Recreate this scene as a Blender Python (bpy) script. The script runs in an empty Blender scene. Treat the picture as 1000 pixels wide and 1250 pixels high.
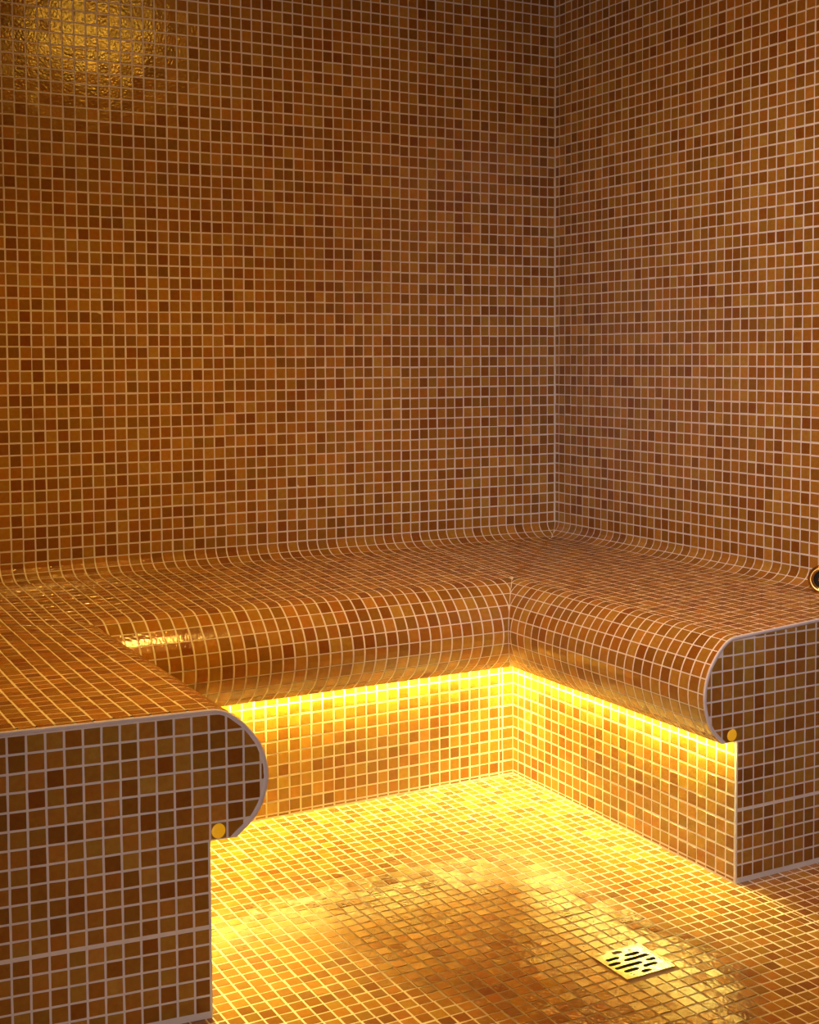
import bpy, math, random
from mathutils import Vector, Matrix
from mathutils.geometry import tessellate_polygon

# ------------------------------------------------------------------ scale
P = 0.027            # one mosaic module (tile + joint) in metres; all layout below is in modules

# ------------------------------------------------------------------ camera
F_PX, CX, CY = 1615.1, 474.0, 520.7
YAW, PITCH, ROLL = 0.4924, -0.0546, -0.0057
CAM = (-78.976, -111.034, 36.795)
def cam_axes():
    f = Vector((math.sin(YAW)*math.cos(PITCH), math.cos(YAW)*math.cos(PITCH), math.sin(PITCH)))
    r = Vector((math.cos(YAW), -math.sin(YAW), 0)); u = r.cross(f)
    c, s = math.cos(ROLL), math.sin(ROLL)
    return c*r + s*u, -s*r + c*u, f
CR, CU, CF = cam_axes()
def proj(p):
    d = Vector(p) - Vector(CAM); w = d.dot(CF)
    return (CX + F_PX*d.dot(CR)/w, CY - F_PX*d.dot(CU)/w, w)
cd = bpy.data.cameras.new('camera'); cam = bpy.data.objects.new('camera', cd)
bpy.context.scene.collection.objects.link(cam)
cd.sensor_fit = 'HORIZONTAL'; cd.sensor_width = 36; cd.lens = 36*F_PX/1000
cd.shift_x = (500-CX)/1000; cd.shift_y = (CY-625)/1000
cd.clip_start = 0.01; cd.clip_end = 50
M = Matrix((CR, CU, -CF)).transposed().to_4x4(); M.translation = Vector(CAM)*P
cam.matrix_world = M
bpy.context.scene.camera = cam

# ------------------------------------------------------------------ light and exposure
sc = bpy.context.scene
sc.view_settings.view_transform = 'Standard'; sc.view_settings.look = 'None'
sc.view_settings.exposure = 0.0; sc.view_settings.gamma = 1; sc.view_settings.use_curve_mapping = False
LED = (1.0, 0.93, 0.20); LED_S = 235.0         # warm strip hidden under the seat nosing
LAMP = (1.0, 0.49, 0.04); LAMP_W = 11.5        # warm ceiling downlight
DAY = (0.97, 0.87, 0.88); DAY_W = 130.0         # daylight coming in through the doorway left of the camera
w = bpy.data.worlds.new('world'); sc.world = w; w.use_nodes = True
w.node_tree.nodes['Background'].inputs[0].default_value = (0.5, 0.56, 0.7, 1)
w.node_tree.nodes['Background'].inputs[1].default_value = 0.12
def area(name, loc, target, sx, sy, col, watts):
    l = bpy.data.lights.new(name, 'AREA'); l.shape = 'RECTANGLE'; l.size = sx*P; l.size_y = sy*P
    l.color = col; l.energy = watts
    o = bpy.data.objects.new(name, l); sc.collection.objects.link(o)
    o.location = Vector(loc)*P
    o.rotation_euler = (Vector(target)-Vector(loc)).to_track_quat('-Z', 'Y').to_euler()
    return o
X_LEFT, Y_FRONT, Z_CEIL = -96.0, -125.0, 75.0
DOOR = (-121.0, -84.0, 60.0)                   # doorway in the left wall: y0, y1, height
SPOT_W = 23.0
LX, LY = -36.0, -42.0
dl = area('downlight', (LX, LY, Z_CEIL-.3), (LX-17, LY+2, 0), 9, 9, (1.0, .55, .10), SPOT_W); dl.data.shape = 'DISK'; dl.data.spread = math.radians(115)
# a cooler white ceiling spot that picks out the right-hand corner
SX, SY = -42.0, -78.0
sl = bpy.data.lights.new('cool_spot', 'SPOT'); sl.energy = 140.0; sl.color = (.80, .80, 1.0); sl.spot_size = math.radians(66); sl.spot_blend = 1.0; sl.shadow_soft_size = .06
so = bpy.data.objects.new('cool_spot', sl); sc.collection.objects.link(so); so.location = Vector((SX, SY, Z_CEIL-.6))*P
so.rotation_euler = (Vector((1, -27, 20))-Vector((SX, SY, Z_CEIL-.6))).to_track_quat('-Z', 'Y').to_euler()
area('daylight', (-166, -164, 25), (-20, -30, 25), 76, 44, DAY, DAY_W)

# ------------------------------------------------------------------ materials
def new_mat(name):
    m = bpy.data.materials.new(name); m.use_nodes = True
    nt = m.node_tree; b = nt.nodes['Principled BSDF']
    return m, nt, b
def nd(nt, t, **k):
    n = nt.nodes.new(t)
    for a, v in k.items(): setattr(n, a, v)
    return n
def mth(nt, op, a, b=None, clamp=False):
    n = nd(nt, 'ShaderNodeMath', operation=op); n.use_clamp = clamp
    for i, v in enumerate((a, b)):
        if v is None: continue
        if isinstance(v, (int, float)): n.inputs[i].default_value = v
        else: nt.links.new(v, n.inputs[i])
    return n.outputs[0]
def mixc(nt, f, a, b, mode='MIX'):
    n = nd(nt, 'ShaderNodeMix', data_type='RGBA', blend_type=mode)
    for s, v in ((n.inputs[0], f), (n.inputs[6], a), (n.inputs[7], b)):
        if isinstance(v, (int, float)): s.default_value = v
        elif isinstance(v, tuple): s.default_value = (*v, 1)
        else: nt.links.new(v, s)
    return n.outputs[2]
def noise(nt, scale, vec, detail=2.0):
    n = nd(nt, 'ShaderNodeTexNoise'); n.inputs['Scale'].default_value = scale; n.inputs['Detail'].default_value = detail
    nt.links.new(vec, n.inputs['Vector']); return n.outputs['Fac']
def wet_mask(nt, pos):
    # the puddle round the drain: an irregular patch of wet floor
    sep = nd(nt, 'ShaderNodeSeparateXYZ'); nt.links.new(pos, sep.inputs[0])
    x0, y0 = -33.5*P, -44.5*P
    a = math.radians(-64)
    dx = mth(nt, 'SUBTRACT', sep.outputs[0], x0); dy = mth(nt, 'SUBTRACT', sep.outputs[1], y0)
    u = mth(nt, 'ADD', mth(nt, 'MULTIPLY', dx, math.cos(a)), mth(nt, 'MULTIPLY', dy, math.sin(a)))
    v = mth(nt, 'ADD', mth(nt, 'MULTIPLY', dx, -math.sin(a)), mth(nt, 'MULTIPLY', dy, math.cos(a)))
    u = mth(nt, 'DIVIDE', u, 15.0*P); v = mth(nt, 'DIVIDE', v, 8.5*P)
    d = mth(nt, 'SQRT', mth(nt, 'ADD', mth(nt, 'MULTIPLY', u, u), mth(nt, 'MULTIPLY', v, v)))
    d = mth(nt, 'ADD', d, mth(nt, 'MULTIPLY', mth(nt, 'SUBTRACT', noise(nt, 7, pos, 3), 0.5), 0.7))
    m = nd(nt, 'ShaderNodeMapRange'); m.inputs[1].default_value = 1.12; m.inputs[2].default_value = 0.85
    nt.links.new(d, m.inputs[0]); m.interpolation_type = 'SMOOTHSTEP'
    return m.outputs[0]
def tile_material(name, wet=False):
    m, nt, b = new_mat(name)
    oi = nd(nt, 'ShaderNodeObjectInfo'); ge = nd(nt, 'ShaderNodeNewGeometry')
    r = mth(nt, 'FRACT', mth(nt, 'ADD', oi.outputs['Random'], mth(nt, 'MULTIPLY', ge.outputs['Random Per Island'], 5.37)))
    pos = ge.outputs['Position']
    broad = noise(nt, 3.2, pos, 1)
    r2 = mth(nt, 'ADD', r, mth(nt, 'MULTIPLY', mth(nt, 'SUBTRACT', broad, 0.5), 0.5), True)
    cr = nd(nt, 'ShaderNodeValToRGB'); e = cr.color_ramp.elements
    stops = [(0.0, (.160, .058, .007)), (.12, (.185, .074, .009)), (.35, (.22, .094, .012)), (.65, (.255, .115, .015)),
             (.9, (.285, .136, .019)), (1.0, (.32, .160, .026))]
    e[0].position, e[0].color = stops[0][0], (*stops[0][1], 1); e[1].position, e[1].color = 1.0, (*stops[-1][1], 1)
    for p_, c in stops[1:-1]:
        k = e.new(p_); k.color = (*c, 1)
    nt.links.new(r2, cr.inputs[0])
    # redder or greener cast from tile to tile
    r3 = mth(nt, 'FRACT', mth(nt, 'MULTIPLY', r, 17.3))
    cast = mixc(nt, r3, (1.07, .90, .85), (.97, 1.07, 1.05))
    col = mixc(nt, 1.0, cr.outputs[0], cast, 'MULTIPLY')
    # soft cloudy streaks in the glass
    hn = noise(nt, 55, pos, 2)
    col = mixc(nt, 1.0, col, mixc(nt, hn, (1.10, .86, .8), (.94, 1.14, 1.15)), 'MULTIPLY')
    st = noise(nt, 110, pos, 3)
    col = mixc(nt, 1.0, col, mixc(nt, st, (.78, .76, .72), (1.2, 1.22, 1.25)), 'MULTIPLY')
    rough = mth(nt, 'ADD', mth(nt, 'MULTIPLY', noise(nt, 60, pos), .14), .09)
    bump = nd(nt, 'ShaderNodeBump'); bump.inputs['Distance'].default_value = .0008
    nt.links.new(noise(nt, 170, pos, 2), bump.inputs['Height']); bump.inputs['Strength'].default_value = 1.0 if wet else .8
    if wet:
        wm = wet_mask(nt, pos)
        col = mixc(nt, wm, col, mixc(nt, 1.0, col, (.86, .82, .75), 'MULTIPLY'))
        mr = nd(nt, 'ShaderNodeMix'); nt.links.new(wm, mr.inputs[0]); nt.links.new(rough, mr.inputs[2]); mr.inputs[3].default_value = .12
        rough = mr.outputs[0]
    nt.links.new(col, b.inputs['Base Color']); nt.links.new(rough, b.inputs['Roughness'])
    nt.links.new(bump.outputs[0], b.inputs['Normal'])
    b.inputs['IOR'].default_value = 1.52
    return m
def grout_material(name, base=(.58, .51, .43), wet=False):
    m, nt, b = new_mat(name)
    pos = nd(nt, 'ShaderNodeNewGeometry').outputs['Position']
    n1 = noise(nt, 25, pos, 4)
    col = mixc(nt, n1, tuple(c*.86 for c in base), tuple(min(1, c*1.1) for c in base))
    rough = .75
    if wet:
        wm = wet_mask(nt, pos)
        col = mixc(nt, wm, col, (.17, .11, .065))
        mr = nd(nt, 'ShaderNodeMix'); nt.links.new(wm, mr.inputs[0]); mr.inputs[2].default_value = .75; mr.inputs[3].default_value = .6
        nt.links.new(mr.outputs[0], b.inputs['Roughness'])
    else: b.inputs['Roughness'].default_value = rough
    bump = nd(nt, 'ShaderNodeBump'); bump.inputs['Distance'].default_value = .0006; bump.inputs['Strength'].default_value = .4
    nt.links.new(noise(nt, 600, pos, 3), bump.inputs['Height']); nt.links.new(bump.outputs[0], b.inputs['Normal'])
    nt.links.new(col, b.inputs['Base Color'])
    return m
def metal(name, col, rough, scale=40):
    m, nt, b = new_mat(name)
    pos = nd(nt, 'ShaderNodeNewGeometry').outputs['Position']
    nt.links.new(mixc(nt, noise(nt, scale, pos, 4), tuple(c*.8 for c in col), col), b.inputs['Base Color'])
    b.inputs['Metallic'].default_value = 1; b.inputs['Roughness'].default_value = rough
    return m
def emitter(name, col, strength):
    m, nt, b = new_mat(name)
    b.inputs['Base Color'].default_value = (.4, .2, .02, 1)
    b.inputs['Emission Color'].default_value = (*col, 1); b.inputs['Emission Strength'].default_value = strength
    return m
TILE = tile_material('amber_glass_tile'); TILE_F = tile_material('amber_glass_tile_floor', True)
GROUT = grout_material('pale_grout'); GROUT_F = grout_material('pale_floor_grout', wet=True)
TRIM = grout_material('edge_grout', (.52, .46, .44))
PLASTER = grout_material('warm_plaster', (.34, .20, .09))
STEEL = metal('brushed_steel', (.80, .77, .70), .22); BRASS = metal('aged_brass', (.62, .36, .10), .24)
CHROME = metal('chrome', (.75, .75, .76), .12); DARK = metal('dark_recess', (.03, .025, .02), .6)
GLOW = emitter('led_diffuser', LED, LED_S); ALU = metal('led_profile', (.7, .7, .7), .35); GLOW_L = emitter('led_diffuser_dim', LED, LED_S*.5)
LAMPM = emitter('lamp_diffuser', LAMP, 1.0)

# ------------------------------------------------------------------ object helpers
COL = sc.collection
def mesh_obj(name, vs, fs, mat, parent=None, kind=None, smooth=False, scale=P):
    me = bpy.data.meshes.new(name)
    me.from_pydata([(x*scale, y*scale, z*scale) for x, y, z in vs], [], fs); me.materials.append(mat)
    if smooth: me.shade_smooth()
    o = bpy.data.objects.new(name, me); COL.objects.link(o)
    if parent: o.parent = parent
    if kind: o['kind'] = kind
    return o
def empty(name, loc, label, cat, group=None):
    o = bpy.data.objects.new(name, None); COL.objects.link(o); o.location = Vector(loc)*P
    o.empty_display_size = .05
    o['label'] = label; o['category'] = cat
    if group: o['group'] = group
    return o
def box(vs, fs, a, b):
    n = len(vs)
    vs += [(x, y, z) for z in (a[2], b[2]) for y in (a[1], b[1]) for x in (a[0], b[0])]
    fs += [tuple(n+i for i in f) for f in ((0,2,3,1),(4,5,7,6),(0,1,5,4),(2,6,7,3),(0,4,6,2),(1,3,7,5))]
def prism(poly, f0, f1):
    """closed prism: poly is a list of 2d points; f0 / f1 map (a, b) to 3d at the two ends"""
    n = len(poly); vs = [f0(*p) for p in poly] + [f1(*p) for p in poly]
    tri = tessellate_polygon([[Vector((p[0], p[1], 0)) for p in poly]])
    fs = [tuple(t) for t in tri] + [tuple(n+i for i in t[::-1]) for t in tri] + [(i, (i+1) % n, n+(i+1) % n, n+i) for i in range(n)]
    return vs, fs
def lathe(prof, n, centre, axis, vs, fs):
    """revolve (radius, height) pairs about axis through centre"""
    ax = Vector(axis).normalized(); e1 = ax.orthogonal().normalized(); e2 = ax.cross(e1)
    b = len(vs); c = Vector(centre)
    for r, h in prof:
        for i in range(n):
            t = 2*math.pi*i/n; p = c + ax*h + (e1*math.cos(t)+e2*math.sin(t))*r; vs.append(tuple(p))
    for j in range(len(prof)-1):
        for i in range(n):
            fs.append((b+j*n+i, b+j*n+(i+1) % n, b+(j+1)*n+(i+1) % n, b+(j+1)*n+i))
rng = random.Random(7)
TH, CH, J = .022, .03, .046        # tile thickness above the grout, chamfer, half joint

class Mosaic:
    """collects tiles; each tile is a convex polygon in 3d (list of Vectors, ccw seen from outside) + normal"""
    def __init__(s): s.tiles = []
    def add(s, poly, n, sub=None): s.tiles.append((poly, n, sub))
    @staticmethod
    def geo(poly, n, vs, fs, tilt):
        k = len(poly); c = sum(poly, Vector())/k; b = len(vs)
        for p in poly: vs.append(tuple(p - n*.03))
        d = [(p-c) for p in poly]; m = max(x.length for x in d)
        for x in d:
            s_ = max(0.3, 1 - CH*1.4/max(x.length, .05))
            vs.append(tuple(c + x*s_ + n*(TH + tilt[0]*x.dot(tilt[2]) + tilt[1]*x.dot(tilt[3]))))
        fs.append(tuple(range(b+k, b+2*k)))
        for i in range(k): fs.append((b+i, b+(i+1) % k, b+k+(i+1) % k, b+k+i))
    @staticmethod
    def frame(poly, n):
        e1 = (poly[1]-poly[0]).normalized(); e2 = n.cross(e1).normalized(); return e1, e2
    def build(s, parent, mat, limit=0, visible=None, single_parent=None):
        order = []
        if limit:
            for i, (poly, n, sub) in enumerate(s.tiles):
                if sub is not None: continue
                c = sum(poly, Vector())/len(poly)
                if (Vector(CAM)-c).dot(n) <= 0: continue
                q = [proj(p) for p in poly]; px, py, w_ = proj(c)
                if w_ <= 0 or not (-4 < px < 1004 and -4 < py < 1254): continue
                if visible and not visible(px, py, c): continue
                a = 0
                for j in range(len(q)): a += q[j][0]*q[(j+1) % len(q)][1]-q[(j+1) % len(q)][0]*q[j][1]
                order.append((abs(a), i))
            order.sort(reverse=True); order = order[:limit]
        chosen = set(i for _, i in order)
        return chosen
SHAPES = {}
def build_single(poly, n, mat, parent):
    e1, e2 = Mosaic.frame(poly, n); c = sum(poly, Vector())/len(poly)
    loc = [((p-c).dot(e1), (p-c).dot(e2)) for p in poly]
    key = (tuple((round(a, 2), round(b, 2)) for a, b in loc), mat.name)
    if key not in SHAPES:
        vs, fs = [], []
        Mosaic.geo([Vector((a, b, 0)) for a, b in loc], Vector((0, 0, 1)), vs, fs, (0, 0, Vector((1, 0, 0)), Vector((0, 1, 0))))
        me = bpy.data.meshes.new('tile'); me.from_pydata([(x*P, y*P, z*P) for x, y, z in vs], [], fs); me.materials.append(mat)
        SHAPES[key] = me
    o = bpy.data.objects.new('tile', SHAPES[key]); COL.objects.link(o)
    Mx = Matrix((e1, e2, n)).transposed()
    tl = .016 if mat is TILE_F else .011
    Mx = Mx @ Matrix.Rotation(rng.gauss(0, tl), 3, 'X') @ Matrix.Rotation(rng.gauss(0, tl), 3, 'Y') @ Matrix.Rotation(rng.gauss(0, .008), 3, 'Z')
    Mx = Mx.to_4x4(); Mx.translation = c*P
    if parent: o.parent = parent
    o.matrix_local = Mx
    return o
def build_stuff(tiles, mat, parent, name='mosaic'):
    vs, fs = [], []; tl = .016 if mat is TILE_F else .011
    for poly, n, sub in tiles:
        if sub is None:
            e1, e2 = Mosaic.frame(poly, n)
            Mosaic.geo(poly, n, vs, fs, (rng.gauss(0, tl), rng.gauss(0, tl), e1, e2))
        else:                              # curved tile: sub = list of (left, right, normal) rows
            b = len(vs); R_ = len(sub)
            for j, (a, c, nn) in enumerate(sub):
                ins = .03 if (c-a).length > .2 else 0
                t = (c-a)
                if t.length > 1e-6: t = t.normalized()
                vs += [tuple(a-nn*.03), tuple(a+t*ins+nn*TH), tuple(c-t*ins+nn*TH), tuple(c-nn*.03)]
            for j in range(R_-1):
                for k in range(3):
                    i0 = b+4*j+k; fs.append((i0, i0+1, i0+5, i0+4))
            fs.append((b, b+3, b+2, b+1)); e = b+4*(R_-1); fs.append((e, e+1, e+2, e+3))
    o = mesh_obj(name, vs, fs, mat, parent, 'stuff')
    return o
def finish(mos, mat, parent, limit=0, visible=None):
    ch = mos.build(parent, mat, limit, visible)
    for i in ch: build_single(mos.tiles[i][0], mos.tiles[i][1], mat, parent)
    rest = [t for i, t in enumerate(mos.tiles) if i not in ch]
    if rest: build_stuff(rest, mat, parent)

def ticks(a, b, origin, pitch):
    """grid lines origin + k*pitch strictly inside (a, b), with the ends"""
    k = math.ceil((a-origin)/pitch + 1e-6); out = [a]
    while origin+k*pitch < b-1e-6:
        out.append(origin+k*pitch); k += 1
    return out+[b]
def plane_cells(mos, us, vs_, f, n, skip=None, jit=.012):
    """rectangular cells of a planar grid; f(u, v) -> Vector, ccw when u right, v up seen from outside"""
    for i in range(len(us)-1):
        for j in range(len(vs_)-1):
            u0, u1, v0, v1 = us[i], us[i+1], vs_[j], vs_[j+1]
            if u1-u0 < .24 or v1-v0 < .24: continue
            if skip and skip((u0+u1)/2, (v0+v1)/2): continue
            du, dv = rng.gauss(0, jit), rng.gauss(0, jit)
            q = [(u0+J+du, v0+J+dv), (u1-J+du, v0+J+dv), (u1-J+du, v1-J+dv), (u0+J+du, v1-J+dv)]
            mos.add([f(a, b) for a, b in q], n)

# ------------------------------------------------------------------ measured layout (modules)
XR, YR = -15.51, -15.53        # faces of the right and back risers
XL = -53.86                    # face of the left riser
YER, YEL = -43.22, -43.17      # where the right and left benches end
SKL = -0.108                   # the left end face is not quite square
ZC, ZB, ZF_ = 19.58, 18.14, 17.38   # top of cove, seat at the cove, seat at its front edge
RC = 2.23                      # cove radius
ZS = 10.03                     # underside of the nosing
ZT = 11.0                      # top of the light slot
SLOT = 1.3
GY0 = -0.65                    # first grout line of the right wall
def yend(x): return YEL + SKL*(x-XL) if x < (XL+XR)/2 else YER
def smooth(t): t = max(0, min(1, t)); return t*t*(3-2*t)
def zseat(x, y):
    d = min(-x, -y); zr = ZB - (ZB-ZF_)*max(0, min(1, (d-RC)/(-YR-RC)))
    zl = ZB - (ZB-ZF_)*max(0, min(1, (-y-RC)/30))
    return zl + (zr-zl)*smooth((x-(XL-6))/5.5)
PROFILE = [(0, ZF_), (.55, 17.32), (1.2, 17.02), (2.1, 16.2), (2.85, 15.05), (3.2, 13.7), (3.08, 12.4), (2.5, 11.1), (1.4, ZS)]
def catmull(pts, n=8):
    out = []
    P_ = [(-1.0, ZF_+.02)]+pts+[(2*pts[-1][0]-pts[-2][0], 2*pts[-1][1]-pts[-2][1])]
    for i in range(1, len(P_)-2):
        for k in range(n):
            t = k/n
            out.append(tuple(.5*((2*P_[i][c]) + (-P_[i-1][c]+P_[i+1][c])*t + (2*P_[i-1][c]-5*P_[i][c]+4*P_[i+1][c]-P_[i+2][c])*t*t
                       + (-P_[i-1][c]+3*P_[i][c]-3*P_[i+1][c]+P_[i+2][c])*t**3) for c in (0, 1)))
    return out+[pts[-1]]
PROF = catmull(PROFILE)
class Curve2:
    def __init__(s, pts):
        s.p = pts; s.L = [0]
        for a, b in zip(pts, pts[1:]): s.L.append(s.L[-1]+math.hypot(b[0]-a[0], b[1]-a[1]))
        s.len = s.L[-1]
    def at(s, t):
        t = max(0, min(s.len, t))
        for i in range(len(s.p)-1):
            if t <= s.L[i+1]+1e-9:
                k = (t-s.L[i])/max(1e-9, s.L[i+1]-s.L[i]); a, b = s.p[i], s.p[i+1]
                l = math.hypot(b[0]-a[0], b[1]-a[1])
                return a[0]+(b[0]-a[0])*k, a[1]+(b[1]-a[1])*k, (-(b[1]-a[1])/l, (b[0]-a[0])/l)
NOSE = Curve2(PROF)
COVE = Curve2([(RC*(1-math.cos(t*math.pi/40)), ZC-(ZC-ZB)*math.sin(t*math.pi/40)) for t in range(21)])
SR, SB, SL = .93, 1.2, 1.04    # how far each nosing bulges

# ------------------------------------------------------------------ the room
def slab(name, a, b, mat):
    vs, fs = [], []; box(vs, fs, a, b)
    return mesh_obj(name, vs, fs, mat, None, 'structure')
wall_back = slab('wall_back', (X_LEFT-6, 0, -6), (6, 6, Z_CEIL+6), GROUT)
wall_right = slab('wall_right', (0, Y_FRONT-6, -6), (6, 0, Z_CEIL+6), GROUT)
vs, fs = [], []
box(vs, fs, (X_LEFT-6, Y_FRONT-6, -6), (X_LEFT, DOOR[0], Z_CEIL+6)); box(vs, fs, (X_LEFT-6, DOOR[1], -6), (X_LEFT, 0, Z_CEIL+6))
box(vs, fs, (X_LEFT-6, DOOR[0], DOOR[2]), (X_LEFT, DOOR[1], Z_CEIL+6))
wall_left = mesh_obj('wall_left', vs, fs, GROUT, None, 'structure')
DR = (-31.0, -27.42, -50.88, -47.5)    # drain plate x0, x1, y0, y1
vs, fs = [], []
for a, b in (((X_LEFT, Y_FRONT-6), (DR[0]+.25, 0)), ((DR[1]-.25, Y_FRONT-6), (0, 0)),
             ((DR[0]+.25, Y_FRONT-6), (DR[1]-.25, DR[2]+.25)), ((DR[0]+.25, DR[3]-.25), (DR[1]-.25, 0))):
    box(vs, fs, (a[0], a[1], -6), (b[0], b[1], 0))
box(vs, fs, (DR[0]+.25, DR[2]+.25, -6), (DR[1]-.25, DR[3]-.25, -3))
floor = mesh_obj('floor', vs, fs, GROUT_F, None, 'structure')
ceiling = slab('ceiling', (X_LEFT, Y_FRONT, Z_CEIL), (0, 0, Z_CEIL+6), PLASTER)
vs, fs = [], []
box(vs, fs, (X_LEFT, Y_FRONT-6, -6), (0, Y_FRONT, Z_CEIL+6))
wall_front = mesh_obj('wall_front', vs, fs, PLASTER, None, 'structure')

V = Vector
def sheet_lines(base, period, origin, a, b, amp):
    """row offsets that change from one mosaic sheet to the next"""
    out = []; r_ = random.Random(base)
    x = b
    edges = [b]; e = origin
    while e > a:
        edges.append(e); e -= period
    edges.append(a)
    for hi, lo in zip(edges, edges[1:]): out.append((lo, hi, r_.uniform(-amp, amp)))
    return out
# back wall
mo = Mosaic(); nB = V((0, -1, 0))
for lo, hi, off in sheet_lines(3, 18, -18, X_LEFT, 0, .07):
    us = ticks(lo, hi, 0, 1.0)
    if hi == 0: us[-1] = -.13
    rows = ticks(ZC, Z_CEIL, ZC+off, 1.0); rows = [rows[0]]+rows[2:] if abs(rows[1]-rows[0]) < .3 else rows
    plane_cells(mo, us, rows, lambda a, b: V((a, 0, b)), nB)
finish(mo, TILE, wall_back, 300)
# right wall
mo = Mosaic(); nR = V((-1, 0, 0))
for lo, hi, off in sheet_lines(5, 18, -7.65, Y_FRONT, 0, .06):
    us = [-t for t in ticks(lo, hi, GY0, 1.0)][::-1]
    z0 = ZC if lo > YER else (ZC if hi > YER else 0)
    rows = ticks(z0, Z_CEIL, ZC+off, 1.0); rows = [rows[0]]+rows[2:] if abs(rows[1]-rows[0]) < .3 else rows
    plane_cells(mo, us, rows, lambda a, b: V((0, -a, b)), nR)
rows = ticks(0, ZC, ZC, 1.0)
for lo, hi, off in sheet_lines(5, 18, -7.65, Y_FRONT, 0, .06):
    if lo < YER and hi > YER:
        us = [-t for t in ticks(lo, YER-.1, GY0, 1.0)][::-1]; plane_cells(mo, us, rows, lambda a, b: V((0, -a, b)), nR)
finish(mo, TILE, wall_right, 300)
# left wall (beside the camera)
mo = Mosaic()
plane_cells(mo, ticks(Y_FRONT, 0, GY0, 1.0), ticks(ZB, Z_CEIL, ZC, 1.0), lambda a, b: V((X_LEFT, a, b)), V((1, 0, 0)), lambda y, z: DOOR[0]-.5 < y < DOOR[1]+.5 and z < DOOR[2]+.5)
finish(mo, TILE, wall_left)
# floor
FP = .965
def floor_skip(x, y):
    if DR[0]-.1 < x < DR[1]+.1 and DR[2]-.1 < y < DR[3]+.1: return True
    if y > YER+.5 and (x > XR or x < XL): return True
    if y > YR: return True
    return False
mo = Mosaic()
FPX = (DR[1]-DR[0])/4; FPY = (DR[3]-DR[2])/4
FPX = max(FPX, .93); FPY = .93
def merge(a, extra):
    a = sorted(set([round(t, 4) for t in a]+extra)); return a
xs = ticks(X_LEFT, 0, XL+.02, FPX); ys = ticks(Y_FRONT, YR, YR, FPY)
# shift the grid so that a joint follows two sides of the drain
ox = DR[0]; oy = DR[3]
xs = sorted(set([XL, XR]+[round(t, 4) for t in ticks(X_LEFT, 0, ox, FPX)])); ys = [round(t, 4) for t in ticks(Y_FRONT, YR, oy, FPY)]
xs = [t for i, t in enumerate(xs) if not (i and t-xs[i-1] < .2)]; ys = [t for i, t in enumerate(ys) if not (i and t-ys[i-1] < .2)]
plane_cells(mo, xs, ys, lambda a, b: V((a, b, 0)), V((0, 0, 1)), floor_skip, .016)
def floor_vis(px, py, c):
    return px > 335 or (px > 262 and py > 1035)
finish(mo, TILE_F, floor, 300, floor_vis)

# ------------------------------------------------------------------ the bench
bench = empty('bench', (0, 0, 0), 'U-shaped amber mosaic steam-room bench with rolled seat edge and curved end panels', 'bench')
# seat slab
def seat_cells(xs, ys):
    out = []
    for i in range(len(xs)-1):
        for j in range(len(ys)-1):
            cx_, cy_ = (xs[i]+xs[i+1])/2, (ys[j]+ys[j+1])/2
            if cx_ > -RC or cy_ > -RC: pass
            if XL < cx_ < XR and cy_ < YR: continue
            out.append((xs[i], xs[i+1], ys[j], ys[j+1]))
    return out
def remap(x, y):            # pull the last row of the left bench onto its skewed end line
    if y < YR and x < XL:
        e = yend(x); return x, YR+(y-YR)*(e-YR)/(YEL-YR)
    return x, y
sx = [X_LEFT]+[-90+3*i for i in range(12)]+[XL-6, XL-4.5, XL-3, XL-1.5, XL]+[-50, -45, -40, -35, -30, -25, -20, XR, -13, -10, -7, -4.5, -RC, 0]
sx = sorted(set(sx)); sy = sorted(set([YER+.2, -38, -33, -28, -23, -19, YR, -13, -10, -7, -4.5, -RC, 0]))
vs, fs, ids, ec = [], [], {}, {}
def vid(x, y, top):
    k = (round(x, 3), round(y, 3), top)
    if k not in ids:
        rx, ry = remap(x, y); ids[k] = len(vs); vs.append((rx, ry, zseat(min(x, -RC), min(y, -RC)) if top else 12.0))
    return ids[k]
for x0, x1, y0, y1 in seat_cells(sx, sy):
    c4 = [(x0, y0), (x1, y0), (x1, y1), (x0, y1)]
    fs.append(tuple(vid(*c, 1) for c in c4)); fs.append(tuple(vid(*c, 0) for c in c4[::-1]))
    for a, b in zip(c4, c4[1:]+c4[:1]):
        ec[(a, b)] = 1
for (a, b) in list(ec):
    if (b, a) not in ec: fs.append((vid(*a, 0), vid(*b, 0), vid(*b, 1), vid(*a, 1)))
seat = mesh_obj('seat', vs, fs, GROUT, bench)
mo = Mosaic(); up = V((0, 0, 1))
xs = sorted(set([round(t, 4) for t in ticks(X_LEFT, -RC, 0, 1.0)]+[XL, XR])); xs = [t for t in xs if not any(0 < abs(t-q) < .25 for q in (XL, XR))]
ys = sorted(set([round(t, 4) for t in ticks(YER, -RC, GY0, 1.0)]))
for i in range(len(xs)-1):
    x0, x1 = xs[i], xs[i+1]
    if x1-x0 < .2: continue
    cx_ = (x0+x1)/2; yy = ys if not (XL < cx_ < XR) else [t for t in ys if t > YR]
    if XL < cx_ < XR: yy = [YR]+yy
    for j in range(len(yy)-1):
        y0, y1 = yy[j], yy[j+1]
        if y1-y0 < .24: continue
        jx, jy = rng.gauss(0, .012), rng.gauss(0, .012)
        q = [(x0+J+jx, y0+J+jy), (x1-J+jx, y0+J+jy), (x1-J+jx, y1-J+jy), (x0+J+jx, y1-J+jy)]
        q = [remap(a, b) for a, b in q]
        mo.add([V((a, b, zseat(a, b))) for a, b in q], up)
finish(mo, TILE, seat)
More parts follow.
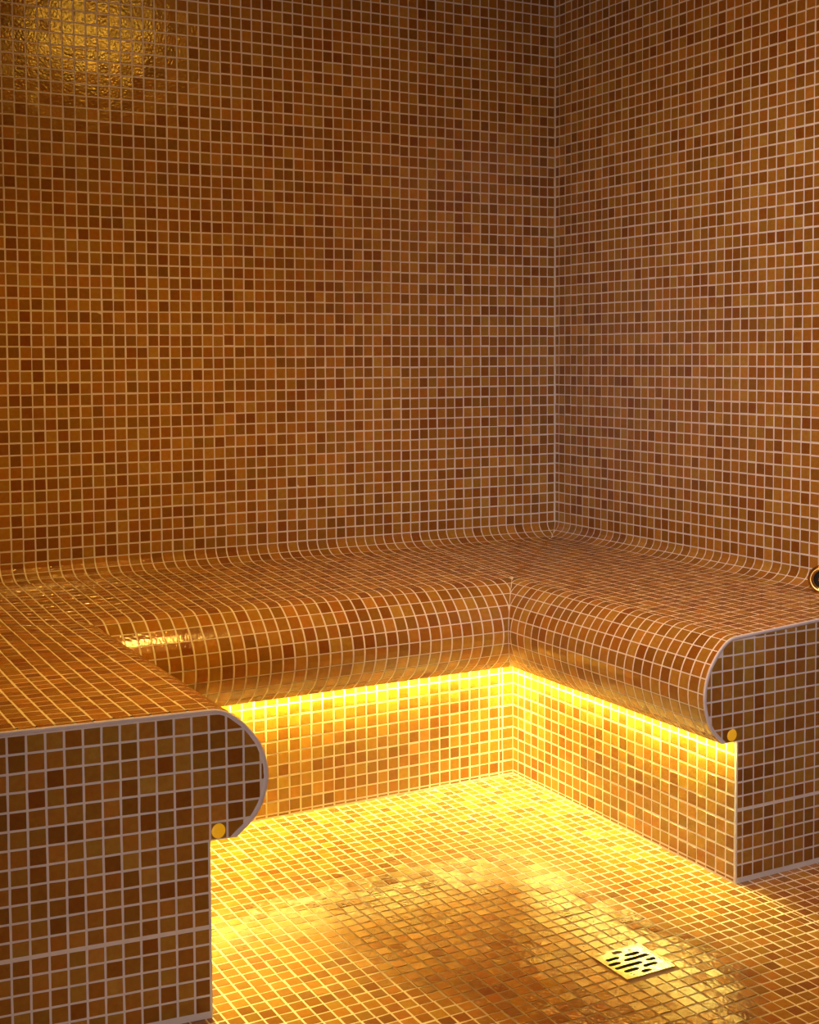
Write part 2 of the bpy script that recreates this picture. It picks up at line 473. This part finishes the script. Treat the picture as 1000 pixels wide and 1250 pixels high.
# coves: sweep of the cove curve along both walls, mitred in the corner
def sweep_solid(name, poly, f0, f1, mat=GROUT, parent=bench):
    v_, f_ = prism(poly, f0, f1); return mesh_obj(name, v_, f_, mat, parent)
cv = [(COVE.at(COVE.len*i/12)[0], COVE.at(COVE.len*i/12)[1]) for i in range(13)]+[(0, ZB)]
cove_b = sweep_solid('cove', cv, lambda a, z: (X_LEFT, -a, z), lambda a, z: (-a, -a, z))
cove_r = sweep_solid('cove', cv, lambda a, z: (-a, -a, z), lambda a, z: (-a, YER+.2, z))
def curved(mos, curve, nrow, ulist, f, nf, ulo, uhi, nseg=2, zt=None, j=J):
    """tiles on a swept curve: f(u, off, z) -> point, nf(n2) -> normal; ulo/uhi(off) limits"""
    for r_ in range(nrow):
        t0, t1 = curve.len*r_/nrow + j, curve.len*(r_+1)/nrow - j
        rows = [curve.at(t0+(t1-t0)*k/nseg) for k in range(nseg+1)]
        for i in range(len(ulist)-1):
            a0, b0 = ulist[i]+j, ulist[i+1]-j
            if b0-a0 < .1: continue
            sub = []; wmax = 0
            for off, z, n2 in rows:
                a, b = max(a0, ulo(off)+j*.8), min(b0, uhi(off)-j*.8)
                if b < a: a = b = (a+b)/2 if abs(b-a) < .5 else None
                if a is None: sub = None; break
                a = max(min(a, b0), a0); b = max(min(b, b0), a0); wmax = max(wmax, b-a)
                sub.append((f(a, off, z), f(b, off, z), nf(n2)))
            if not sub or wmax < .18: continue
            mos.add([sub[0][0]], sub[0][2], sub)
def flip(sub): return [(b, a, n) for a, b, n in sub]
xl_ = [round(t, 4) for t in ticks(X_LEFT, 0, 0, 1.0)]; yl_ = [round(t, 4) for t in ticks(YER, 0, GY0, 1.0)]
mo = Mosaic()
curved(mo, COVE, 3, xl_, lambda u, o, z: V((u, -o, z)), lambda n: V((0, -abs(n[0]), abs(n[1]))), lambda o: X_LEFT, lambda o: -o)
mo.tiles = [(p, n, flip(s)) for p, n, s in mo.tiles]; finish(mo, TILE, cove_b)
mo = Mosaic()
curved(mo, COVE, 3, yl_, lambda u, o, z: V((-o, u, z)), lambda n: V((-abs(n[0]), 0, abs(n[1]))), lambda o: YER-.1, lambda o: -o)
finish(mo, TILE, cove_r)
# rolled nosing, one run per side
NR = 9
pr = [(NOSE.at(NOSE.len*i/36)[0], NOSE.at(NOSE.len*i/36)[1]) for i in range(37)]
pr = pr+[(SLOT, ZS), (SLOT, ZT), (0, ZT)]
def zlim(o): return o
roll_r = sweep_solid('rolled_edge', pr, lambda o, z: (XR-SR*o, YER+.2, z), lambda o, z: (XR-SR*o, YR-SB*o, z))
roll_b = sweep_solid('rolled_edge', pr, lambda o, z: (XR-SR*o, YR-SB*o, z), lambda o, z: (XL+SL*o, YR-SB*o, z))
roll_l = sweep_solid('rolled_edge', pr, lambda o, z: (XL+SL*o, YR-SB*o, z), lambda o, z: (XL+SL*o, yend(XL+SL*o)+.2, z))
def nn(sx_, sy_): return lambda n: V((sx_*n[0], sy_*n[0], -n[1] if False else n[1])).normalized()
# normal of the profile points outward: (-dz, do) rotated -> use (-(dz), do)
def outn(n): return (n[0], n[1])
mo = Mosaic()
curved(mo, NOSE, NR, yl_, lambda u, o, z: V((XR-SR*o, u, z)), lambda n: V((-n[0], 0, n[1])).normalized(), lambda o: YER-.1, lambda o: YR-SB*o)
finish(mo, TILE, roll_r)
mo = Mosaic()
curved(mo, NOSE, NR, xl_, lambda u, o, z: V((u, YR-SB*o, z)), lambda n: V((0, -n[0], n[1])).normalized(), lambda o: XL+SL*o, lambda o: XR-SR*o)
mo.tiles = [(p, n, flip(s)) for p, n, s in mo.tiles]; finish(mo, TILE, roll_b)
mo = Mosaic()
curved(mo, NOSE, NR, yl_, lambda u, o, z: V((XL+SL*o, u, z)), lambda n: V((n[0], 0, n[1])).normalized(), lambda o: yend(XL+SL*o)-.1, lambda o: YR-SB*o)
mo.tiles = [(p, n, flip(s)) for p, n, s in mo.tiles]; finish(mo, TILE, roll_l)
# risers
PT = .4                       # thickness of the end panels
def boxo(name, a, b, mat, parent):
    v_, f_ = [], []; box(v_, f_, a, b); return mesh_obj(name, v_, f_, mat, parent)
riser_b = boxo('riser', (XL-2, YR, 0), (XR+2, YR+2, ZT), GROUT, bench)
riser_r = boxo('riser', (XR, YER+PT, 0), (XR+2, YR, ZT), GROUT, bench)
riser_l = boxo('riser', (XL-2, YEL+PT, 0), (XL, YR, ZT), GROUT, bench)
RP = .968
zr = [0.1]+[ZS-RP*k for k in range(10, -1, -1)]; zr = [t for i, t in enumerate(zr) if i == 0 or t > .12]+[ZT]
mo = Mosaic()
xr_ = sorted([XR, XR-1.12, XR-1.48]+[XR-1.48-.995*k for k in range(1, 38)])
xr_ = [t for t in xr_ if t > XL]
plane_cells(mo, xr_, zr, lambda a, b: V((a, YR, b)), V((0, -1, 0)))
finish(mo, TILE, riser_b)
mo = Mosaic()
yr_ = [0, .8]+[.8+.996*k for k in range(1, 28)]; yr_ = [t for t in yr_ if t < YR-YER-.3]+[YR-YER-.14]
plane_cells(mo, [t-YR for t in yr_], zr, lambda a, b: V((XR, -a, b)), V((-1, 0, 0)))
finish(mo, TILE, riser_r)
mo = Mosaic()
plane_cells(mo, ticks(YEL, YR, GY0, 1.0), zr, lambda a, b: V((XL, a, b)), V((1, 0, 0)))
finish(mo, TILE, riser_l)
# end panels: plate with the bench's outline, its own mosaic, and a rounded grout bead along the edge
def clip(poly, a, b):         # keep the left side of a->b
    out = []
    def side(p): return (b[0]-a[0])*(p[1]-a[1])-(b[1]-a[1])*(p[0]-a[0])
    for i in range(len(poly)):
        p, q = poly[i], poly[(i+1) % len(poly)]; sp, sq = side(p), side(q)
        if sp >= 0: out.append(p)
        if sp*sq < 0:
            t = sp/(sp-sq); out.append((p[0]+(q[0]-p[0])*t, p[1]+(q[1]-p[1])*t))
    return out
def area2(poly): return .5*sum(p[0]*q[1]-q[0]*p[1] for p, q in zip(poly, poly[1:]+poly[:1]))
def end_panel(sgn, x0, far, sc_, ymap, colorg):
    """s = distance outward from the riser; sgn: +1 left bench (outward = +x), -1 right bench"""
    nose = [(sc_*NOSE.at(NOSE.len*i/30)[0], NOSE.at(NOSE.len*i/30)[1]) for i in range(31)]
    def ztop(s): return zseat(x0+sgn*min(s, 0), YER+.5) if s < 0 else ZF_
    tops = [-t for t in (1, 3, 5, 8, 11, 13)]; tops = [t for t in tops if t > -far]+[-far]
    if sgn < 0:                # the cove shows in the end of the right bench
        tops = [-1, -3, -6, -9, -(far-RC)]
        cvp = [(-far+COVE.at(COVE.len*i/8)[0], COVE.at(COVE.len*i/8)[1]) for i in range(7, -1, -1)]
        toppts = [(t, ztop(t)) for t in tops]+cvp
    else: toppts = [(t, ztop(t)) for t in tops]
    outline = [(0, 0)]+[(0, ZS), (sc_*1.4, ZS)]+nose[-2::-1]+toppts+[(-far, 0)]       # order: around
    f = lambda s, z, d=0.0: (x0+sgn*s, ymap(x0+sgn*s)+d, z)
    v_, f_ = prism(outline, lambda s, z: f(s, z), lambda s, z: f(s, z, PT))
    pan = mesh_obj('end_panel', v_, f_, GROUT, bench)
    # bead
    B = .25
    up_ = [p for p in outline[2:-1]]
    cen = (-1.0, 13.5)
    inner = []
    for i, p in enumerate(up_):
        a = up_[max(0, i-1)]; b = up_[min(len(up_)-1, i+1)]
        tx, tz = b[0]-a[0], b[1]-a[1]; l = math.hypot(tx, tz) or 1
        nx, nz = tz/l, -tx/l
        if nx*(cen[0]-p[0])+nz*(cen[1]-p[1]) < 0: nx, nz = -nx, -nz
        inner.append((p[0]+nx*B, p[1]+nz*B))
    v_, f_ = [], []
    for p, q in zip(up_, inner):
        m1 = ((p[0]*.8+q[0]*.2), (p[1]*.8+q[1]*.2)); m2 = ((p[0]*.3+q[0]*.7), (p[1]*.3+q[1]*.7))
        o_ = (p[0]*1.06-q[0]*.06, p[1]*1.06-q[1]*.06)
        v_ += [f(*o_, .02), f(*o_, -.03), f(*m1, -.07), f(*m2, -.065), f(*q, .0), f(*q, .03)]
    for i in range(len(up_)-1):
        for k in range(6):
            a = 6*i+k; b = 6*i+(k+1) % 6; f_.append((a, b, b+6, a+6))
    f_.append(tuple(range(6))[::-1]); f_.append(tuple(range(len(v_)-6, len(v_))))
    mesh_obj('edge_trim', v_, f_, TRIM, bench)
    v_, f_ = [], []
    # grout fillet along the vertical arris and the floor
    mo_ = Mosaic()
    reg_up = [(-far, ZS)]+[(sc_*1.4, ZS)]+inner[1:]
    # convex enough: clip by each edge of the inset nose
    nosei = inner[:len(nose)]
    rowsz = sorted([ZS+(ZF_-B-.02-ZS)/7*k for k in range(0, 10)]+[ZS-RP*k for k in range(1, 12)]); 
    cols = [colorg+.97*k for k in range(-60, 8)]
    nrm = V((SKL if sgn > 0 else 0, -1, 0)).normalized()
    for i in range(len(cols)-1):
        for j in range(len(rowsz)-1):
            s0, s1, z0, z1 = cols[i]+J, cols[i+1]-J, rowsz[j]+J, rowsz[j+1]-J
            if abs(rowsz[j]-(ZS-5*RP)) < .01: z0 += .06
            if abs(rowsz[j+1]-(ZS-5*RP)) < .01: z1 -= .06
            if s1 < -far or s0 > 4: continue
            s0 = max(s0, -far+.05)
            if rowsz[j] < ZS-.01:
                s1_ = min(s1, -.12); z0_ = max(z0, .22)
                if s1_-s0 < .2 or z1-z0_ < .15: continue
                pl = [(s0, z0_), (s1_, z0_), (s1_, z1), (s0, z1)]
            else:
                pl = [(s0, z0), (s1, z0), (s1, z1), (s0, z1)]
                if s1 > -1.5:
                    for a, b in zip(nosei, nosei[1:]):     # nosei runs from bottom of the lip up to the seat
                        if len(pl) > 2: pl = clip(pl, a, b)
                if len(pl) > 2 and (s1 > -far+.1):
                    for (ta, za), (tb, zb) in zip(toppts, toppts[1:]):
                        if tb-.5 < (s0+s1)/2 <= ta+.5 and not (sgn < 0 and tb < -(far-RC)): pl = clip(pl, (ta, za-B), (tb, zb-B))
                if len(pl) > 2: pl = clip(pl, (4, ZF_+.3-B), (-far, ZF_+.3-B)) if sgn > 0 else pl
                if len(pl) < 3 or abs(area2(pl)) < .05: continue
                # merge near-duplicate points left by the clipping
                q = [pl[0]]
                for p in pl[1:]:
                    if math.hypot(p[0]-q[-1][0], p[1]-q[-1][1]) > .04: q.append(p)
                if math.hypot(q[0][0]-q[-1][0], q[0][1]-q[-1][1]) < .04: q.pop()
                pl = q
                if len(pl) < 3: continue
            w3 = [V(f(s, z)) for s, z in pl]
            if sgn < 0: w3 = w3[::-1]
            # start from the lower left corner of the world shape so alike tiles share a mesh
            k0 = min(range(len(w3)), key=lambda k: w3[k].x+w3[k].z); w3 = w3[k0:]+w3[:k0]
            mo_.add(w3, nrm)
    return pan, mo_
panL, moL = end_panel(1, XL, XL-X_LEFT, SL, lambda x: YEL+SKL*(x-XL), 0.0)
panR, moR = end_panel(-1, XR, -XR, SR, lambda x: YER, -.6+.97*0)
for p_, m_, lim in ((panL, moL, 190), (panR, moR, 110)): finish(m_, TILE, p_, lim)

# ------------------------------------------------------------------ light strips hidden in the slots
GLOW_SPOT_M = emitter('painted_amber_glow', (1.0, .46, .0), .42)
def strip(label, a, b, out, glow_at=None):
    """a, b ends on the riser line; out = outward unit vector"""
    t = empty('light_strip', ((a[0]+b[0])/2, (a[1]+b[1])/2, ZT-.5), label, 'light', 'light strips under the bench edges')
    t_loc = V(t.location)/P
    def bx(name, o0, o1, z0, z1, mat):
        xs_ = sorted([a[0]+out[0]*o0, b[0]+out[0]*o0, a[0]+out[0]*o1, b[0]+out[0]*o1]); ys_ = sorted([a[1]+out[1]*o0, b[1]+out[1]*o0, a[1]+out[1]*o1, b[1]+out[1]*o1])
        v_, f_ = [], []; box(v_, f_, (xs_[0]-t_loc.x, ys_[0]-t_loc.y, z0-t_loc.z), (xs_[-1]-t_loc.x, ys_[-1]-t_loc.y, z1-t_loc.z))
        return mesh_obj(name, v_, f_, mat, t)
    bx('profile', .25, 1.05, ZT-.22, ZT-.005, ALU)
    bx('diffuser', .32, .98, ZT-.34, ZT-.22, GLOW_L if out[0] > 0 else GLOW)
    if glow_at:                    # self-lit amber disc standing in for strip light leaking through the end-panel tile
        vs, fs = [], []; lathe([(.44, -.1), (.43, .03), (.34, .07), (.18, .09), (.001, .095)], 20, (glow_at[0]-t_loc.x, glow_at[1]-t_loc.y, glow_at[2]-t_loc.z), (0, -1, 0), vs, fs)
        mesh_obj('glow_spot', vs, fs, GLOW_SPOT_M, t, smooth=True)
    return t
strip('warm glowing strip light along the underside of the back bench edge', (XL+1.6, YR), (XR-1.6, YR), (0, -1))
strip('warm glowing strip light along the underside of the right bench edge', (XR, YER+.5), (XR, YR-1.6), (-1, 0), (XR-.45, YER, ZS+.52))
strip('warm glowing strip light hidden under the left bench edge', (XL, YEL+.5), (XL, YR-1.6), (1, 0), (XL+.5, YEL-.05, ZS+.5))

# ------------------------------------------------------------------ floor drain
dx, dy = (DR[0]+DR[1])/2, (DR[2]+DR[3])/2
drain = empty('floor_drain', (dx, dy, 0), 'square steel floor drain grate with slotted holes set in the mosaic floor', 'drain')
hw, hh = (DR[1]-DR[0])/2-.06, (DR[3]-DR[2])/2-.06
SLOTS = [(-29.70, -28.98, -47.80), (-30.62, -29.62, -48.36), (-29.25, -28.07, -48.36), (-31.0+.12, -29.98, -48.93), (-29.65, -27.75, -48.87),
         (-30.80, -28.75, -49.47), (-28.45, -27.72, -49.43), (-30.55, -29.45, -50.02), (-29.10, -28.0, -49.98), (-29.62, -28.9, -50.5)]
import bmesh
def slot_poly(x0, x1, y, r=.17, n=5):
    x0, x1 = x0+r, x1-r; pts = []
    for i in range(n+1): t = -math.pi/2+math.pi*i/n; pts.append((x1+r*math.cos(t), y+r*math.sin(t)))
    for i in range(n+1): t = math.pi/2+math.pi*i/n; pts.append((x0+r*math.cos(t), y+r*math.sin(t)))
    return pts
from mathutils.geometry import delaunay_2d_cdt
pts, loops = [], []
def addloop(l):
    loops.append(list(range(len(pts), len(pts)+len(l)))); pts.extend(l)
addloop([(-hw, -hh), (hw, -hh), (hw, hh), (-hw, hh)])
holes = []
for x0, x1, y in SLOTS:
    l = [(a-dx, b-dy) for a, b in slot_poly(x0, x1, y)]; holes.append(l); addloop(l)
edges = [(l[i], l[(i+1) % len(l)]) for l in loops for i in range(len(l))]
r_ = delaunay_2d_cdt([Vector(p) for p in pts], edges, [], 1, 1e-5)
def inside(p, l):
    c = False
    for (x1, y1), (x2, y2) in zip(l, l[1:]+l[:1]):
        if (y1 > p[1]) != (y2 > p[1]) and p[0] < (x2-x1)*(p[1]-y1)/(y2-y1)+x1: c = not c
    return c
rv, rf = [tuple(v) for v in r_[0]], []
for f in r_[2]:
    c = (sum(rv[i][0] for i in f)/len(f), sum(rv[i][1] for i in f)/len(f))
    if not any(inside(c, h) for h in holes): rf.append(tuple(f))
def lid_z(x, y): return .09 if max(abs(x)/hw, abs(y)/hh) < 1.01 else .09
n = len(rv); vs = [(x, y, .10) for x, y in rv]+[(x, y, -.12) for x, y in rv]; fs = list(rf)+[tuple(n+i for i in f[::-1]) for f in rf]
ecount = {}
for f in rf:
    for a, b in zip(f, f[1:]+f[:1]): ecount[(a, b)] = 1
for (a, b) in ecount:
    if (b, a) not in ecount: fs.append((b, a, n+a, n+b))
mesh_obj('grate', vs, fs, STEEL, drain)
vs, fs = [], []
F = .16
for a, b in (((-hw-F/2, -hh-F/2), (hw+F/2, -hh+.02)), ((-hw-F/2, hh-.02), (hw+F/2, hh+F/2)), ((-hw-F/2, -hh), (-hw+.02, hh)), ((hw-.02, -hh), (hw+F/2, hh))):
    box(vs, fs, (a[0], a[1], -.5), (b[0], b[1], .13))
mesh_obj('frame', vs, fs, STEEL, drain)
vs, fs = [], []
box(vs, fs, (-hw+.1, -hh+.1, -2.9), (hw-.1, hh-.1, -2.4)); mesh_obj('sump', vs, fs, DARK, drain)
for k, (ax, ay) in enumerate(((-30.30+.05, -50.45), (-28.4, -47.85))):
    vs, fs = [], []; lathe([(0.001, .14), (.10, .14), (.14, .12), (.15, .09)], 14, (ax-dx, ay-dy, 0), (0, 0, 1), vs, fs)
    mesh_obj('screw', vs, fs, CHROME, drain, smooth=True)

# ------------------------------------------------------------------ brass tap on the right wall, just above the seat
kx, ky, kz = -1.3, -37.35, 19.2
tap = empty('wall_tap', (kx, ky, kz), 'round brass ring fitting with dark hollow centre on the right wall above the seat', 'wall fitting')
AX = (-.80, -.60, 0)
vs, fs = [], []; lathe([(.66, -.15), (.98, -.22), (1.10, -.08), (1.13, .10), (1.06, .26), (.92, .33), (.76, .28), (.66, .12), (.62, -.15)], 40, (0, 0, 0), AX, vs, fs)
mesh_obj('ring', vs, fs, BRASS, tap, smooth=True)
vs, fs = [], []; lathe([(.001, -.2), (.98, -.2), (.98, -.12), (.66, -.05), (.001, -.05)], 32, (0, 0, 0), AX, vs, fs); mesh_obj('cup', vs, fs, DARK, tap)
vs, fs = [], []; lathe([(.34, -.1), (.34, .16), (.28, .22), (.16, .24), (.001, .24)], 24, (0, 0, 0), AX, vs, fs); mesh_obj('nozzle', vs, fs, CHROME, tap, smooth=True)
vs, fs = [], []; lathe([(.001, 0), (.42, 0), (.42, 1.35), (.62, 1.4), (.62, 1.75), (.001, 1.75)], 24, (.1, .1, 0), (.8, .6, 0), vs, fs); mesh_obj('stem', vs, fs, BRASS, tap, smooth=True)

# ------------------------------------------------------------------ ceiling downlight (above the frame)
lx, ly = LX, LY
lamp = empty('ceiling_lamp', (lx, ly, Z_CEIL), 'round recessed ceiling downlight above the middle of the room', 'lamp')
vs, fs = [], []; lathe([(6.7, 0), (6.7, .15), (6.4, .3), (6.0, .2), (6.0, 0)], 32, (0, 0, 0), (0, 0, -1), vs, fs); mesh_obj('ring', vs, fs, STEEL, lamp, smooth=True)
vs, fs = [], []; lathe([(6.0, .05), (3.0, .1), (.001, .12)], 32, (0, 0, 0), (0, 0, -1), vs, fs)
dm = mesh_obj('diffuser', vs, fs, LAMPM, lamp)
A_ = math.pi*(6.0*P)**2
LAMPM.node_tree.nodes['Principled BSDF'].inputs['Emission Strength'].default_value = LAMP_W/(A_*math.pi)

# cool spot fitting (above the frame)
fit = empty('ceiling_spotlight', (SX, SY, Z_CEIL), 'small round ceiling spotlight aimed at the right bench corner', 'lamp')
vs, fs = [], []; lathe([(1.6, 0), (1.6, .15), (1.4, .3), (1.0, .25), (1.0, .02), (.001, .02)], 28, (0, 0, 0), (0, 0, -1), vs, fs); mesh_obj('ring', vs, fs, STEEL, fit, smooth=True)
vs, fs = [], []; lathe([(.001, .1), (.7, .1), (.7, .3), (.5, .42), (.001, .45)], 24, (0, 0, 0), (0, 0, -1), vs, fs); mesh_obj('lens', vs, fs, emitter('cool_lens', (.86, .86, 1.0), 3.0), fit, smooth=True)
